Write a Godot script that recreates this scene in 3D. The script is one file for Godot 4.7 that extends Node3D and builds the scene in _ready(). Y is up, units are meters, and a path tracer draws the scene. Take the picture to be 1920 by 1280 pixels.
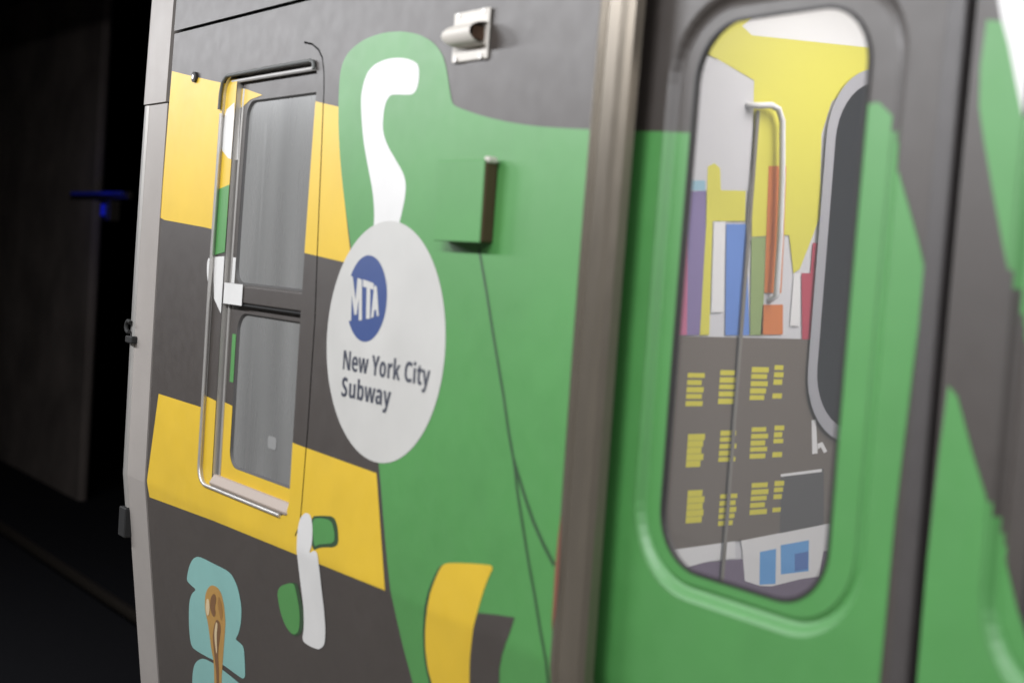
extends Node3D
# A wrapped subway car standing at a platform, seen close up along its side.
# x runs along the car (to the right), y is up, z points from the car side out over the platform.

const CREASE := 0.84
const OUTLINES := {
	"yellow_upper": [-3.657, 1.973, -3.569, 1.958, -3.371, 1.926, -2.803, 1.842, -2.687, 1.823, -2.663, 1.730, -2.635, 1.627, -2.609, 1.559, -2.580, 1.486, -2.802, 1.503, -3.356, 1.551, -3.635, 1.567, -3.666, 1.573],
	"yellow_lower": [-3.604, 1.094, -3.288, 1.092, -3.142, 1.087, -2.769, 1.073, -2.423, 1.065, -2.391, 0.947, -2.361, 0.837, -2.567, 0.832, -2.767, 0.828, -3.207, 0.819, -3.640, 0.803, -3.654, 0.848],
	"green_field": [-2.695, 1.870, -2.692, 1.910, -2.668, 1.939, -2.607, 1.960, -2.530, 1.967, -2.455, 1.964, -2.382, 1.951, -2.325, 1.930, -2.287, 1.904, -2.267, 1.872, -2.252, 1.835, -2.238, 1.804, -2.211, 1.795, -2.141, 1.778, -2.054, 1.762, -1.972, 1.751, -1.879, 1.743, -1.779, 1.736, -1.743, 1.338, -1.773, 0.807, -1.812, 0.597, -2.175, 0.464, -2.225, 0.577, -2.267, 0.672, -2.298, 0.734, -2.318, 0.784, -2.338, 0.839, -2.363, 0.909, -2.385, 0.981, -2.414, 1.083, -2.483, 1.263, -2.543, 1.415, -2.600, 1.548, -2.635, 1.627, -2.664, 1.707, -2.686, 1.789],
	"stem": [-2.499, 1.550, -2.499, 1.594, -2.515, 1.643, -2.542, 1.693, -2.568, 1.744, -2.586, 1.801, -2.594, 1.841, -2.587, 1.868, -2.573, 1.890, -2.548, 1.903, -2.514, 1.909, -2.478, 1.911, -2.436, 1.908, -2.400, 1.901, -2.376, 1.892, -2.367, 1.880, -2.365, 1.858, -2.369, 1.843, -2.379, 1.833, -2.397, 1.831, -2.456, 1.836, -2.475, 1.834, -2.488, 1.821, -2.493, 1.802, -2.493, 1.775, -2.486, 1.756, -2.468, 1.733, -2.432, 1.704, -2.396, 1.675, -2.383, 1.653, -2.383, 1.626, -2.390, 1.600, -2.400, 1.568, -2.413, 1.546],
	"boot": [-2.717, 0.930, -2.739, 0.915, -2.748, 0.890, -2.749, 0.859, -2.746, 0.827, -2.737, 0.766, -2.728, 0.715, -2.731, 0.666, -2.745, 0.632, -2.711, 0.629, -2.666, 0.632, -2.642, 0.646, -2.633, 0.659, -2.627, 0.693, -2.630, 0.735, -2.636, 0.772, -2.641, 0.816, -2.647, 0.850, -2.663, 0.858, -2.689, 0.843, -2.677, 0.867, -2.679, 0.904, -2.689, 0.926, -2.702, 0.931],
	"boot_green_dark": [-2.694, 0.926, -2.643, 0.937, -2.587, 0.946, -2.567, 0.924, -2.560, 0.884, -2.642, 0.868, -2.677, 0.851],
	"boot_green": [-2.686, 0.922, -2.643, 0.932, -2.597, 0.935, -2.580, 0.912, -2.579, 0.889, -2.648, 0.873, -2.668, 0.862],
	"leaf_green_dark": [-2.850, 0.733, -2.758, 0.766, -2.745, 0.744, -2.729, 0.698, -2.740, 0.653, -2.785, 0.629, -2.826, 0.642, -2.849, 0.679],
	"leaf_green": [-2.862, 0.728, -2.772, 0.762, -2.761, 0.740, -2.748, 0.694, -2.758, 0.650, -2.784, 0.635, -2.805, 0.636, -2.831, 0.648, -2.854, 0.680],
	"teal_upper": [-3.328, 0.702, -3.358, 0.689, -3.383, 0.666, -3.401, 0.639, -3.408, 0.620, -3.381, 0.614, -3.346, 0.610, -3.381, 0.591, -3.403, 0.559, -3.414, 0.492, -3.408, 0.441, -3.359, 0.439, -3.276, 0.443, -3.196, 0.449, -3.132, 0.446, -3.070, 0.445, -3.066, 0.494, -3.067, 0.532, -3.091, 0.536, -3.116, 0.538, -3.095, 0.556, -3.075, 0.590, -3.066, 0.633, -3.079, 0.672, -3.095, 0.689, -3.112, 0.701, -3.140, 0.707, -3.237, 0.706, -3.297, 0.706],
	"teal_lower": [-3.332, 0.431, -3.381, 0.407, -3.403, 0.382, -3.417, 0.339, -3.425, 0.262, -3.408, 0.164, -3.098, 0.239, -3.073, 0.425, -3.134, 0.430, -3.198, 0.434, -3.263, 0.436],
	"cup": [-3.246, 0.645, -3.271, 0.630, -3.288, 0.610, -3.296, 0.577, -3.290, 0.553, -3.282, 0.538, -3.276, 0.507, -3.271, 0.473, -3.259, 0.441, -3.264, 0.383, -3.291, 0.202, -3.239, 0.212, -3.219, 0.396, -3.201, 0.457, -3.188, 0.502, -3.176, 0.540, -3.169, 0.567, -3.170, 0.608, -3.182, 0.636, -3.199, 0.647, -3.222, 0.649],
	"cup_brown": [-3.235, 0.626, -3.255, 0.608, -3.261, 0.584, -3.254, 0.569, -3.238, 0.562, -3.226, 0.576, -3.230, 0.591, -3.218, 0.611, -3.219, 0.626],
	"cup_brown_b": [-3.225, 0.562, -3.245, 0.536, -3.256, 0.505, -3.253, 0.464, -3.246, 0.416, -3.251, 0.358, -3.237, 0.362, -3.228, 0.429, -3.228, 0.471, -3.213, 0.510, -3.198, 0.544, -3.206, 0.560],
	"cup_mid": [-3.199, 0.631, -3.212, 0.607, -3.205, 0.584, -3.195, 0.563, -3.183, 0.579, -3.183, 0.607],
	"cup_cream": [-3.279, 0.602, -3.290, 0.574, -3.283, 0.555, -3.268, 0.563, -3.261, 0.588, -3.265, 0.605],
	"cup_cream_line": [-3.229, 0.554, -3.245, 0.515, -3.239, 0.468, -3.232, 0.470, -3.228, 0.520, -3.216, 0.553],
	"curl_shade": [-2.166, 0.932, -2.189, 0.899, -2.204, 0.868, -2.215, 0.825, -2.222, 0.781, -2.221, 0.731, -2.205, 0.688, -2.191, 0.641, -2.143, 0.656, -2.141, 0.935],
	"curl": [-2.158, 0.936, -2.106, 0.948, -2.046, 0.959, -1.991, 0.968, -2.005, 0.945, -2.016, 0.923, -2.026, 0.896, -2.033, 0.875, -2.040, 0.853, -2.046, 0.829, -2.053, 0.803, -2.059, 0.776, -2.063, 0.731, -2.066, 0.669, -2.068, 0.586, -2.131, 0.565, -2.172, 0.636, -2.195, 0.693, -2.206, 0.713, -2.211, 0.735, -2.214, 0.760, -2.212, 0.786, -2.209, 0.808, -2.203, 0.829, -2.198, 0.851, -2.193, 0.873, -2.178, 0.904],
	"curl_dark": [-2.032, 0.872, -1.978, 0.882, -1.920, 0.891, -1.925, 0.877, -1.932, 0.858, -1.943, 0.836, -1.954, 0.815, -1.963, 0.788, -1.966, 0.760, -1.968, 0.700, -1.966, 0.621, -2.068, 0.586, -2.069, 0.668, -2.065, 0.731, -2.060, 0.776, -2.048, 0.829],
	"line_a": [-2.109, 1.532, -2.077, 1.461, -2.046, 1.385, -1.999, 1.274, -1.975, 1.210, -1.952, 1.157, -1.936, 1.107, -1.913, 1.050, -1.892, 0.998, -1.869, 0.947, -1.845, 0.888, -1.823, 0.839, -1.818, 0.793],
	"line_b": [-1.955, 1.164, -1.939, 1.140, -1.915, 1.106, -1.887, 1.069, -1.853, 1.034, -1.819, 1.005],
	"roundel": [-2.520, 1.507, -2.495, 1.326, -2.588, 1.412, -2.423, 1.421],
	"letter_m": [-2.586, 1.462, -2.570, 1.460, -2.551, 1.412, -2.549, 1.458, -2.530, 1.455, -2.519, 1.371, -2.532, 1.370, -2.538, 1.415, -2.543, 1.381, -2.552, 1.380, -2.569, 1.421, -2.564, 1.367, -2.582, 1.365, -2.600, 1.361, -2.614, 1.463],
	"letter_t": [-2.526, 1.456, -2.481, 1.450, -2.479, 1.437, -2.493, 1.438, -2.486, 1.377, -2.502, 1.375, -2.508, 1.440, -2.524, 1.441],
	"letter_a": [-2.478, 1.446, -2.467, 1.444, -2.451, 1.385, -2.459, 1.384, -2.463, 1.396, -2.471, 1.396, -2.472, 1.381, -2.482, 1.378],
	"seam": [-2.879, 1.980, -2.838, 1.972, -2.805, 1.957, -2.784, 1.937, -2.771, 1.904, -2.764, 1.863, -2.752, 1.709, -2.743, 1.568, -2.730, 1.357, -2.732, 1.119, -2.738, 0.951, -2.741, 0.896, -2.761, 0.869],
	"latch": [-3.818, 1.273, -3.745, 1.225],
	"rivet": [-3.487, 1.944],
	"sash_yellow": [-3.277, 1.906, -3.216, 1.898, -3.122, 1.878, -3.187, 1.871, -3.230, 1.855, -3.267, 1.851],
	"frame_white": [-3.248, 1.865, -3.293, 1.850, -3.318, 1.804, -3.319, 1.775, -3.301, 1.747, -3.262, 1.727, -3.223, 1.720],
	"sash_white": [-3.279, 1.866, -3.241, 1.861, -3.239, 1.816, -3.235, 1.723, -3.273, 1.724],
	"sash_green": [-3.314, 1.648, -3.235, 1.662, -3.218, 1.496, -3.306, 1.482],
	"rail_white": [-3.312, 1.477, -3.235, 1.482, -3.211, 1.323, -3.249, 1.341, -3.290, 1.372],
	"rail_white_tab": [-3.257, 1.482, -3.225, 1.483, -3.215, 1.415, -3.117, 1.420, -3.115, 1.368, -3.252, 1.360],
	"sill_sliver": [-3.332, 1.465, -3.317, 1.479, -3.299, 1.425, -3.301, 1.391, -3.326, 1.424],
	"leaf_a_green": [-1.820, 1.742, -1.610, 1.731, -1.473, 1.732, -1.332, 1.752, -1.257, 1.759, -1.231, 1.739, -1.206, 1.664, -1.189, 1.628, -1.167, 1.580, -1.150, 1.538, -1.149, 1.511, -1.152, 1.441, -1.162, 1.214, -1.165, 0.984, -1.168, 0.824, -1.872, 0.567, -1.834, 1.146],
	"leaf_b_green_top": [-1.090, 1.851, -1.068, 1.847, -1.055, 1.816, -1.019, 1.709, -0.955, 1.546, -0.936, 1.357, -0.993, 1.447, -1.009, 1.479, -1.022, 1.530, -1.038, 1.576, -1.059, 1.641, -1.076, 1.695, -1.089, 1.742, -1.093, 1.793],
	"leaf_b_white": [-1.079, 1.881, -1.068, 1.847, -1.055, 1.816, -1.019, 1.709, -0.956, 1.559, -0.915, 1.560, -0.948, 1.865],
	"leaf_b_green_low": [-1.097, 1.389, -1.082, 1.377, -1.052, 1.308, -1.028, 1.259, -0.998, 1.182, -0.976, 1.127, -0.955, 1.087, -0.898, 0.972, -0.879, 0.927, -1.116, 0.843, -1.111, 1.000, -1.105, 1.197, -1.102, 1.301],
	"header": [-0.638, 2.039, -0.679, 2.068, -0.972, 2.172, -1.191, 2.210, -1.211, 2.059, -1.039, 2.053, -0.794, 2.034, -0.668, 2.024],
	"yellow": [-0.505, 1.973, -0.586, 2.062, -0.691, 2.112, -1.190, 2.222, -1.217, 2.016, -1.065, 2.007, -0.932, 1.918, -0.907, 1.844, -0.914, 1.751, -0.926, 1.669, -0.901, 1.609, -0.871, 1.541, -0.852, 1.531, -0.829, 1.614, -0.758, 1.607, -0.714, 1.602, -0.685, 1.932, -0.574, 1.961],
	"grey_pane": [-0.511, 1.911, -0.574, 1.961, -0.685, 1.930, -0.697, 1.764, -0.691, 1.698, -0.579, 1.688, -0.504, 1.682],
	"yellow_tee": [-0.569, 1.738, -0.588, 1.747, -0.605, 1.738, -0.612, 1.693, -0.685, 1.698, -0.690, 1.634, -0.595, 1.627, -0.610, 1.388, -0.583, 1.387, -0.577, 1.619],
	"white_bar": [-0.598, 1.626, -0.632, 1.629, -0.647, 1.438, -0.610, 1.436],
	"blue_bar": [-0.635, 1.624, -0.694, 1.628, -0.711, 1.515, -0.729, 1.391, -0.657, 1.389],
	"purple_bar": [-0.524, 1.683, -0.570, 1.688, -0.585, 1.508, -0.581, 1.387, -0.546, 1.386, -0.526, 1.582],
	"pink_bar": [-0.518, 1.571, -0.528, 1.594, -0.546, 1.386, -0.516, 1.385],
	"cyan_bar": [-0.518, 1.705, -0.565, 1.709, -0.568, 1.688, -0.517, 1.684],
	"green_bar": [-0.713, 1.600, -0.756, 1.605, -0.770, 1.392, -0.731, 1.391],
	"orange_bar": [-0.748, 1.757, -0.803, 1.762, -0.813, 1.602, -0.818, 1.486, -0.765, 1.484, -0.757, 1.610],
	"orange_low": [-0.763, 1.458, -0.826, 1.461, -0.833, 1.395, -0.763, 1.393],
	"white_bar_b": [-0.853, 1.531, -0.874, 1.533, -0.884, 1.415, -0.853, 1.415],
	"red_bar": [-0.877, 1.533, -0.906, 1.534, -0.906, 1.602, -0.926, 1.603, -0.938, 1.387, -0.896, 1.386],
	"charcoal_panel": [-0.460, 1.383, -1.258, 1.390, -1.312, 0.976, -1.034, 0.963, -0.753, 0.941, -0.527, 0.932, -0.461, 0.929],
	"white_ledge": [-0.461, 0.928, -0.554, 0.934, -0.735, 0.941, -0.739, 0.903, -0.661, 0.902, -0.591, 0.893, -0.524, 0.885],
	"notice": [-0.753, 0.941, -1.034, 0.964, -1.014, 0.842, -0.951, 0.840, -0.860, 0.831, -0.823, 0.835, -0.774, 0.850],
	"notice_blue_a": [-0.814, 0.912, -0.865, 0.916, -0.872, 0.836, -0.821, 0.838],
	"notice_blue_b": [-0.879, 0.923, -0.971, 0.929, -0.978, 0.857, -0.887, 0.856],
	"notice_blue_c": [-0.927, 0.900, -0.972, 0.903, -0.975, 0.862, -0.932, 0.860],
	"dark_box": [-0.861, 1.084, -1.002, 1.093, -1.018, 0.962, -0.873, 0.950],
	"plate_line": [-0.861, 1.084, -0.995, 1.092, -0.996, 1.085, -0.862, 1.078],
	"k_stem": [-0.948, 1.204, -0.962, 1.206, -0.977, 1.128, -0.959, 1.127],
	"k_arm": [-0.974, 1.150, -0.990, 1.154, -1.009, 1.132, -0.998, 1.128, -0.986, 1.142, -0.977, 1.137],
	"cabdoor_window_outer": [-0.904, 1.899, -0.921, 1.751, -0.928, 1.382, -0.991, 1.218, -1.071, 2.003, -0.963, 1.968],
	"cabdoor_window_inner": [-0.942, 1.860, -0.969, 1.920, -1.015, 1.950, -0.973, 1.383, -1.022, 1.187],
	"text_blocks": [-0.581, 1.308, -0.049, 0.074, -0.676, 1.315, -0.051, 0.076, -0.771, 1.323, -0.053, 0.077, -0.830, 1.328, -0.030, 0.078, -0.595, 1.179, -0.049, 0.071, -0.690, 1.185, -0.051, 0.072, -0.785, 1.191, -0.053, 0.073, -0.845, 1.194, -0.031, 0.074, -0.607, 1.059, -0.050, 0.071, -0.704, 1.047, -0.052, 0.073, -0.799, 1.068, -0.054, 0.074, -0.859, 1.070, -0.031, 0.075],
	"grab": [-0.680, 1.877, -0.722, 1.883, -0.745, 1.877, -0.759, 1.854, -0.772, 1.737, -0.780, 1.601, -0.783, 1.479],
}

var paint := {}
var car: Node3D
var noise_fine: NoiseTexture2D
var noise_coarse: NoiseTexture2D
var noise_bump: NoiseTexture2D


# ---------------------------------------------------------------- helpers
func prof(y: float) -> float:                      # how far the side leans in at a height
	return -0.015 * pow(maxf(0.0, y - 1.2), 2.0) - 0.125 * maxf(0.0, CREASE - y)


func lean(y: float) -> Vector3:                    # outward normal of the side at a height
	var d := -0.03 * maxf(0.0, y - 1.2) + 0.125 * (1.0 - smoothstep(CREASE - 0.012, CREASE + 0.012, y))
	return Vector3(0, -d, 1).normalized()


func outline(key: String) -> PackedVector2Array:
	var a: Array = OUTLINES[key]
	var out := PackedVector2Array()
	for i in range(0, a.size(), 2):
		out.append(Vector2(a[i], a[i + 1]))
	return out


func rect(x0: float, y0: float, x1: float, y1: float) -> PackedVector2Array:
	return PackedVector2Array([Vector2(x0, y0), Vector2(x1, y0), Vector2(x1, y1), Vector2(x0, y1)])


func rounded(x0: float, y0: float, x1: float, y1: float, r: float, n := 10) -> PackedVector2Array:
	var out := PackedVector2Array()
	var centres := [Vector2(x1 - r, y1 - r), Vector2(x0 + r, y1 - r), Vector2(x0 + r, y0 + r), Vector2(x1 - r, y0 + r)]
	for q in 4:
		var c: Vector2 = centres[q]
		for i in n + 1:
			var a := PI / 2 * (q + float(i) / n)
			out.append(c + Vector2(cos(a), sin(a)) * r)
	return out


func rounded_dense(x0: float, y0: float, x1: float, y1: float, r: float) -> PackedVector2Array:
	var p := rounded(x0, y0, x1, y1, r)               # straight runs cut up, so that they can change colour on the way
	var out := PackedVector2Array()
	for i in p.size():
		out.append(p[i])
		if i % 11 == 10:
			for k in range(1, 240):
				out.append(p[i].lerp(p[(i + 1) % p.size()], k / 240.0))
	return out


func ellipse(c: Vector2, rx: float, ry: float, n := 72) -> PackedVector2Array:
	var out := PackedVector2Array()
	for i in n:
		var a := TAU * i / n
		out.append(c + Vector2(cos(a) * rx, sin(a) * ry))
	return out


func smooth_outline(p: PackedVector2Array) -> PackedVector2Array:   # one round of corner cutting
	var out := PackedVector2Array()
	for i in p.size():
		var a := p[i]
		var b := p[(i + 1) % p.size()]
		out.append(a.lerp(b, 0.22))
		out.append(a.lerp(b, 0.78))
	return out


func line_outline(p: PackedVector2Array, half: float) -> Array:
	return Geometry2D.offset_polyline(p, half, Geometry2D.JOIN_ROUND, Geometry2D.END_ROUND)


func add(node: Node3D, called: String, parent: Node) -> Node3D:
	node.name = called
	parent.add_child(node, true)
	return node


func part(mesh: Mesh, called: String, material: Material, parent: Node, label := "") -> MeshInstance3D:
	var o := MeshInstance3D.new()
	o.mesh = mesh
	o.material_override = material
	o.cast_shadow = GeometryInstance3D.SHADOW_CASTING_SETTING_ON
	add(o, called, parent)
	if label:
		o.set_meta("label", label)
	return o


func tri(st: SurfaceTool, a: Vector3, b: Vector3, c: Vector3, na: Vector3, nb: Vector3, nc: Vector3) -> void:
	# clockwise seen from where the normals point
	var swap := (b - a).cross(c - a).dot(na + nb + nc) > 0.0
	var vs := [a, c, b] if swap else [a, b, c]
	var ns := [na, nc, nb] if swap else [na, nb, nc]
	for i in 3:
		var v: Vector3 = vs[i]
		st.set_normal(ns[i])
		st.set_uv(Vector2(v.x + v.z * 0.3, v.y))
		st.add_vertex(v)


func begin() -> SurfaceTool:
	var st := SurfaceTool.new()
	st.begin(Mesh.PRIMITIVE_TRIANGLES)
	return st


# flat outlines in (x, y) laid on the leaning side, off metres in front of it
func sheet(polys: Array, off: float, holes := [], step := 0.04) -> ArrayMesh:
	var st := begin()
	for poly: PackedVector2Array in polys:
		var lo := 1e9
		var hi := -1e9
		for p in poly:
			lo = minf(lo, p.y)
			hi = maxf(hi, p.y)
		var levels := [lo]
		var y: float = (floorf(lo / step) + 1) * step
		while y < hi - 1e-4:
			for at: float in [CREASE - 0.012, CREASE, CREASE + 0.012]:
				if levels[-1] < at - 1e-4 and y > at + 1e-4:
					levels.append(at)
			levels.append(y)
			y += step
		levels.append(hi)
		for i in levels.size() - 1:
			var strip := rect(-40, levels[i], 40, levels[i + 1])
			var pieces: Array = Geometry2D.intersect_polygons(poly, strip)
			for hole: PackedVector2Array in holes:
				var left := []
				for piece: PackedVector2Array in pieces:
					left.append_array(Geometry2D.clip_polygons(piece, hole))
				pieces = left
			for piece: PackedVector2Array in pieces:
				var index := Geometry2D.triangulate_polygon(piece)
				for t in range(0, index.size(), 3):
					var v := []
					for k in 3:
						var p: Vector2 = piece[index[t + k]]
						v.append(Vector3(p.x, p.y, prof(p.y) + off))
					tri(st, v[0], v[1], v[2], lean(v[0].y), lean(v[1].y), lean(v[2].y))
	return st.commit()


func in_any(q: Vector2, zones: Array) -> bool:
	for z: PackedVector2Array in zones:
		if Geometry2D.is_point_in_polygon(q, z):
			return true
	return false


# band between two loops of equal length at two depths; all round or only some segments
func band(a: PackedVector2Array, off_a: float, b: PackedVector2Array, off_b: float, only := []) -> ArrayMesh:
	var st := begin()
	var n := a.size()
	for i: int in (only if only.size() else range(n)):
		var j := (i + 1) % n
		var v := []
		for q: Array in [[a[i], off_a], [a[j], off_a], [b[j], off_b], [b[i], off_b]]:
			var p: Vector2 = q[0]
			v.append(Vector3(p.x, p.y, prof(p.y) + float(q[1])))
		var normal: Vector3 = (v[1] - v[0]).cross(v[3] - v[0])
		if normal.length() < 1e-12:
			normal = (v[2] - v[1]).cross(v[3] - v[1])
		normal = normal.normalized()
		if normal.z < 0:
			normal = -normal
		if absf(normal.z) < 0.02:                    # a reveal: face the middle of the loop
			var mid := Vector2.ZERO
			for p in a:
				mid += p / n
			var inward: Vector2 = mid - a[i]
			if normal.dot(Vector3(inward.x, inward.y, 0)) < 0:
				normal = -normal
		tri(st, v[0], v[1], v[2], normal, normal, normal)
		tri(st, v[0], v[2], v[3], normal, normal, normal)
	return st.commit()


# a section in (x, z) drawn out upwards along the leaning side
func upright(section: PackedVector2Array, y0: float, y1: float, closed := true) -> ArrayMesh:
	var st := begin()
	var n := section.size()
	var mid := Vector2.ZERO
	for p in section:
		mid += p / n
	var levels := [y0]
	var y := y0 + 0.05
	while y < y1 - 0.01:
		if levels[-1] < CREASE and y > CREASE:
			levels.append(CREASE)
		levels.append(y)
		y += 0.05
	levels.append(y1)
	for k in levels.size() - 1:
		for i in n if closed else n - 1:
			var a := section[i]
			var b := section[(i + 1) % n]
			var out := Vector2(b.y - a.y, a.x - b.x).normalized()
			if out.dot((a + b) / 2 - mid) < 0:
				out = -out
			var l := lean((levels[k] + levels[k + 1]) / 2)
			var normal := Vector3(out.x, l.y * out.y, out.y).normalized()
			var lo: float = levels[k]
			var hi: float = levels[k + 1]
			var p0 := Vector3(a.x, lo, a.y + prof(lo))
			var p1 := Vector3(b.x, lo, b.y + prof(lo))
			var p2 := Vector3(b.x, hi, b.y + prof(hi))
			var p3 := Vector3(a.x, hi, a.y + prof(hi))
			tri(st, p0, p1, p2, normal, normal, normal)
			tri(st, p0, p2, p3, normal, normal, normal)
	if closed:
		var index := Geometry2D.triangulate_polygon(section)
		for e in 2:
			var h: float = [y0, y1][e]
			var normal: Vector3 = [Vector3.DOWN, Vector3.UP][e]
			for t in range(0, index.size(), 3):
				var v := []
				for q in 3:
					var p: Vector2 = section[index[t + q]]
					v.append(Vector3(p.x, h, p.y + prof(h)))
				tri(st, v[0], v[1], v[2], normal, normal, normal)
	return st.commit()


func round_section(x0: float, z0: float, x1: float, z1: float, r: float) -> PackedVector2Array:
	return rounded(x0, z0, x1, z1, r, 4)


func box_corner(s: Vector3, axis: int, h: Vector3, c: float) -> Vector3:
	var v := Vector3(s.x * (h.x - c), s.y * (h.y - c), s.z * (h.z - c))
	v[axis] += s[axis] * c
	return v


func quad(st: SurfaceTool, v: Array) -> void:
	var normal: Vector3 = (v[1] - v[0]).cross(v[2] - v[0]).normalized()
	if normal.dot(v[0] + v[1] + v[2] + v[3]) < 0:
		normal = -normal
	tri(st, v[0], v[1], v[2], normal, normal, normal)
	tri(st, v[0], v[2], v[3], normal, normal, normal)


# box with chamfered edges, centred
func chamfered(size: Vector3, c: float) -> ArrayMesh:
	var st := begin()
	var h := size / 2
	for axis in 3:
		var u := (axis + 1) % 3
		var w := (axis + 2) % 3
		for s in [-1.0, 1.0]:
			var v := []
			for q in [[-1.0, -1.0], [1.0, -1.0], [1.0, 1.0], [-1.0, 1.0]]:
				var k := Vector3.ZERO
				k[axis] = s
				k[u] = q[0]
				k[w] = q[1]
				v.append(box_corner(k, axis, h, c))
			quad(st, v)
		for su in [-1.0, 1.0]:
			for sw in [-1.0, 1.0]:
				var a := Vector3.ZERO
				a[axis] = -1.0
				a[u] = su
				a[w] = sw
				var b := a
				b[axis] = 1.0
				quad(st, [box_corner(a, u, h, c), box_corner(b, u, h, c), box_corner(b, w, h, c), box_corner(a, w, h, c)])
	for sx in [-1.0, 1.0]:
		for sy in [-1.0, 1.0]:
			for sz in [-1.0, 1.0]:
				var s := Vector3(sx, sy, sz)
				var normal := s.normalized()
				tri(st, box_corner(s, 0, h, c), box_corner(s, 1, h, c), box_corner(s, 2, h, c), normal, normal, normal)
	return st.commit()


func tube(path: PackedVector3Array, r: float, closed := false, sides := 10) -> ArrayMesh:
	var st := begin()
	var n := path.size()
	var rings := []
	var axes := []
	var side := Vector3.ZERO
	for i in n:
		var before: Vector3 = path[(i - 1 + n) % n] if closed or i > 0 else path[i]
		var after: Vector3 = path[(i + 1) % n] if closed or i < n - 1 else path[i]
		var d := (after - before).normalized()
		if side == Vector3.ZERO:
			side = d.cross(Vector3(0.31, 0.2, 0.93)).normalized()
		side = (side - d * side.dot(d)).normalized()
		var up := d.cross(side)
		var ring := []
		for k in sides:
			var a := TAU * k / sides
			ring.append(side * cos(a) + up * sin(a))
		rings.append(ring)
		axes.append(d)
	for i in n if closed else n - 1:
		var j := (i + 1) % n
		for k in sides:
			var m := (k + 1) % sides
			var a: Vector3 = rings[i][k]
			var b: Vector3 = rings[i][m]
			var c: Vector3 = rings[j][m]
			var d: Vector3 = rings[j][k]
			tri(st, path[i] + a * r, path[i] + b * r, path[j] + c * r, a, b, c)
			tri(st, path[i] + a * r, path[j] + c * r, path[j] + d * r, a, c, d)
	if not closed:
		for e in [0, n - 1]:
			var normal: Vector3 = -axes[0] if e == 0 else axes[n - 1]
			for k in sides:
				tri(st, path[e], path[e] + rings[e][k] * r, path[e] + rings[e][(k + 1) % sides] * r, normal, normal, normal)
	return st.commit()


func block(called: String, size: Vector3, at: Vector3, material: Material, parent: Node, c := 0.003) -> MeshInstance3D:
	var o := part(chamfered(size, c), called, material, parent)
	o.position = at
	return o


func on_side(x: float, y: float, off: float) -> Vector3:
	return Vector3(x, y, prof(y) + off)


func describe(o: Node, label: String, category: String, group := "", kind := "") -> void:
	if label:
		o.set_meta("label", label)
	if category:
		o.set_meta("category", category)
	if group:
		o.set_meta("group", group)
	if kind:
		o.set_meta("kind", kind)


# ---------------------------------------------------------------- materials
func noise(freq: float, seed_value: int, lo: float, hi: float, as_normal := false, strength := 1.0) -> NoiseTexture2D:
	var f := FastNoiseLite.new()
	f.seed = seed_value
	f.frequency = freq
	f.fractal_octaves = 4
	var t := NoiseTexture2D.new()
	t.width = 512
	t.height = 512
	t.seamless = true
	t.noise = f
	if as_normal:
		t.as_normal_map = true
		t.bump_strength = strength
	else:
		var g := Gradient.new()
		g.set_color(0, Color(lo, lo, lo))
		g.set_color(1, Color(hi, hi, hi))
		t.color_ramp = g
	return t


func surface(r: float, g: float, b: float, rough: float, metal := 0.0, specular := 0.5) -> StandardMaterial3D:
	var m := StandardMaterial3D.new()
	m.albedo_color = Color(r, g, b).linear_to_srgb()
	m.roughness = rough
	m.metallic = metal
	m.metallic_specular = specular
	return m


func vinyl(r: float, g: float, b: float) -> StandardMaterial3D:      # printed wrap film
	var m := surface(r, g, b, VINYL_ROUGH, 0.0, VINYL_SPEC)
	m.albedo_texture = noise_coarse
	m.roughness_texture = noise_fine
	m.uv1_scale = Vector3(1.7, 1.7, 1)
	m.normal_enabled = true
	m.normal_texture = noise_bump
	m.normal_scale = 0.035
	m.clearcoat_enabled = true                        # clear laminate over the print
	m.clearcoat = 0.55
	m.clearcoat_roughness = 0.42
	return m


func steel(r: float, g: float, b: float, rough: float) -> StandardMaterial3D:
	var m := surface(r, g, b, rough, 0.85)
	m.roughness_texture = noise_fine
	m.albedo_texture = noise_coarse
	m.uv1_scale = Vector3(6.0, 1.2, 1)
	return m


const VINYL_ROUGH := 0.6
const VINYL_SPEC := 0.7


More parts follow.
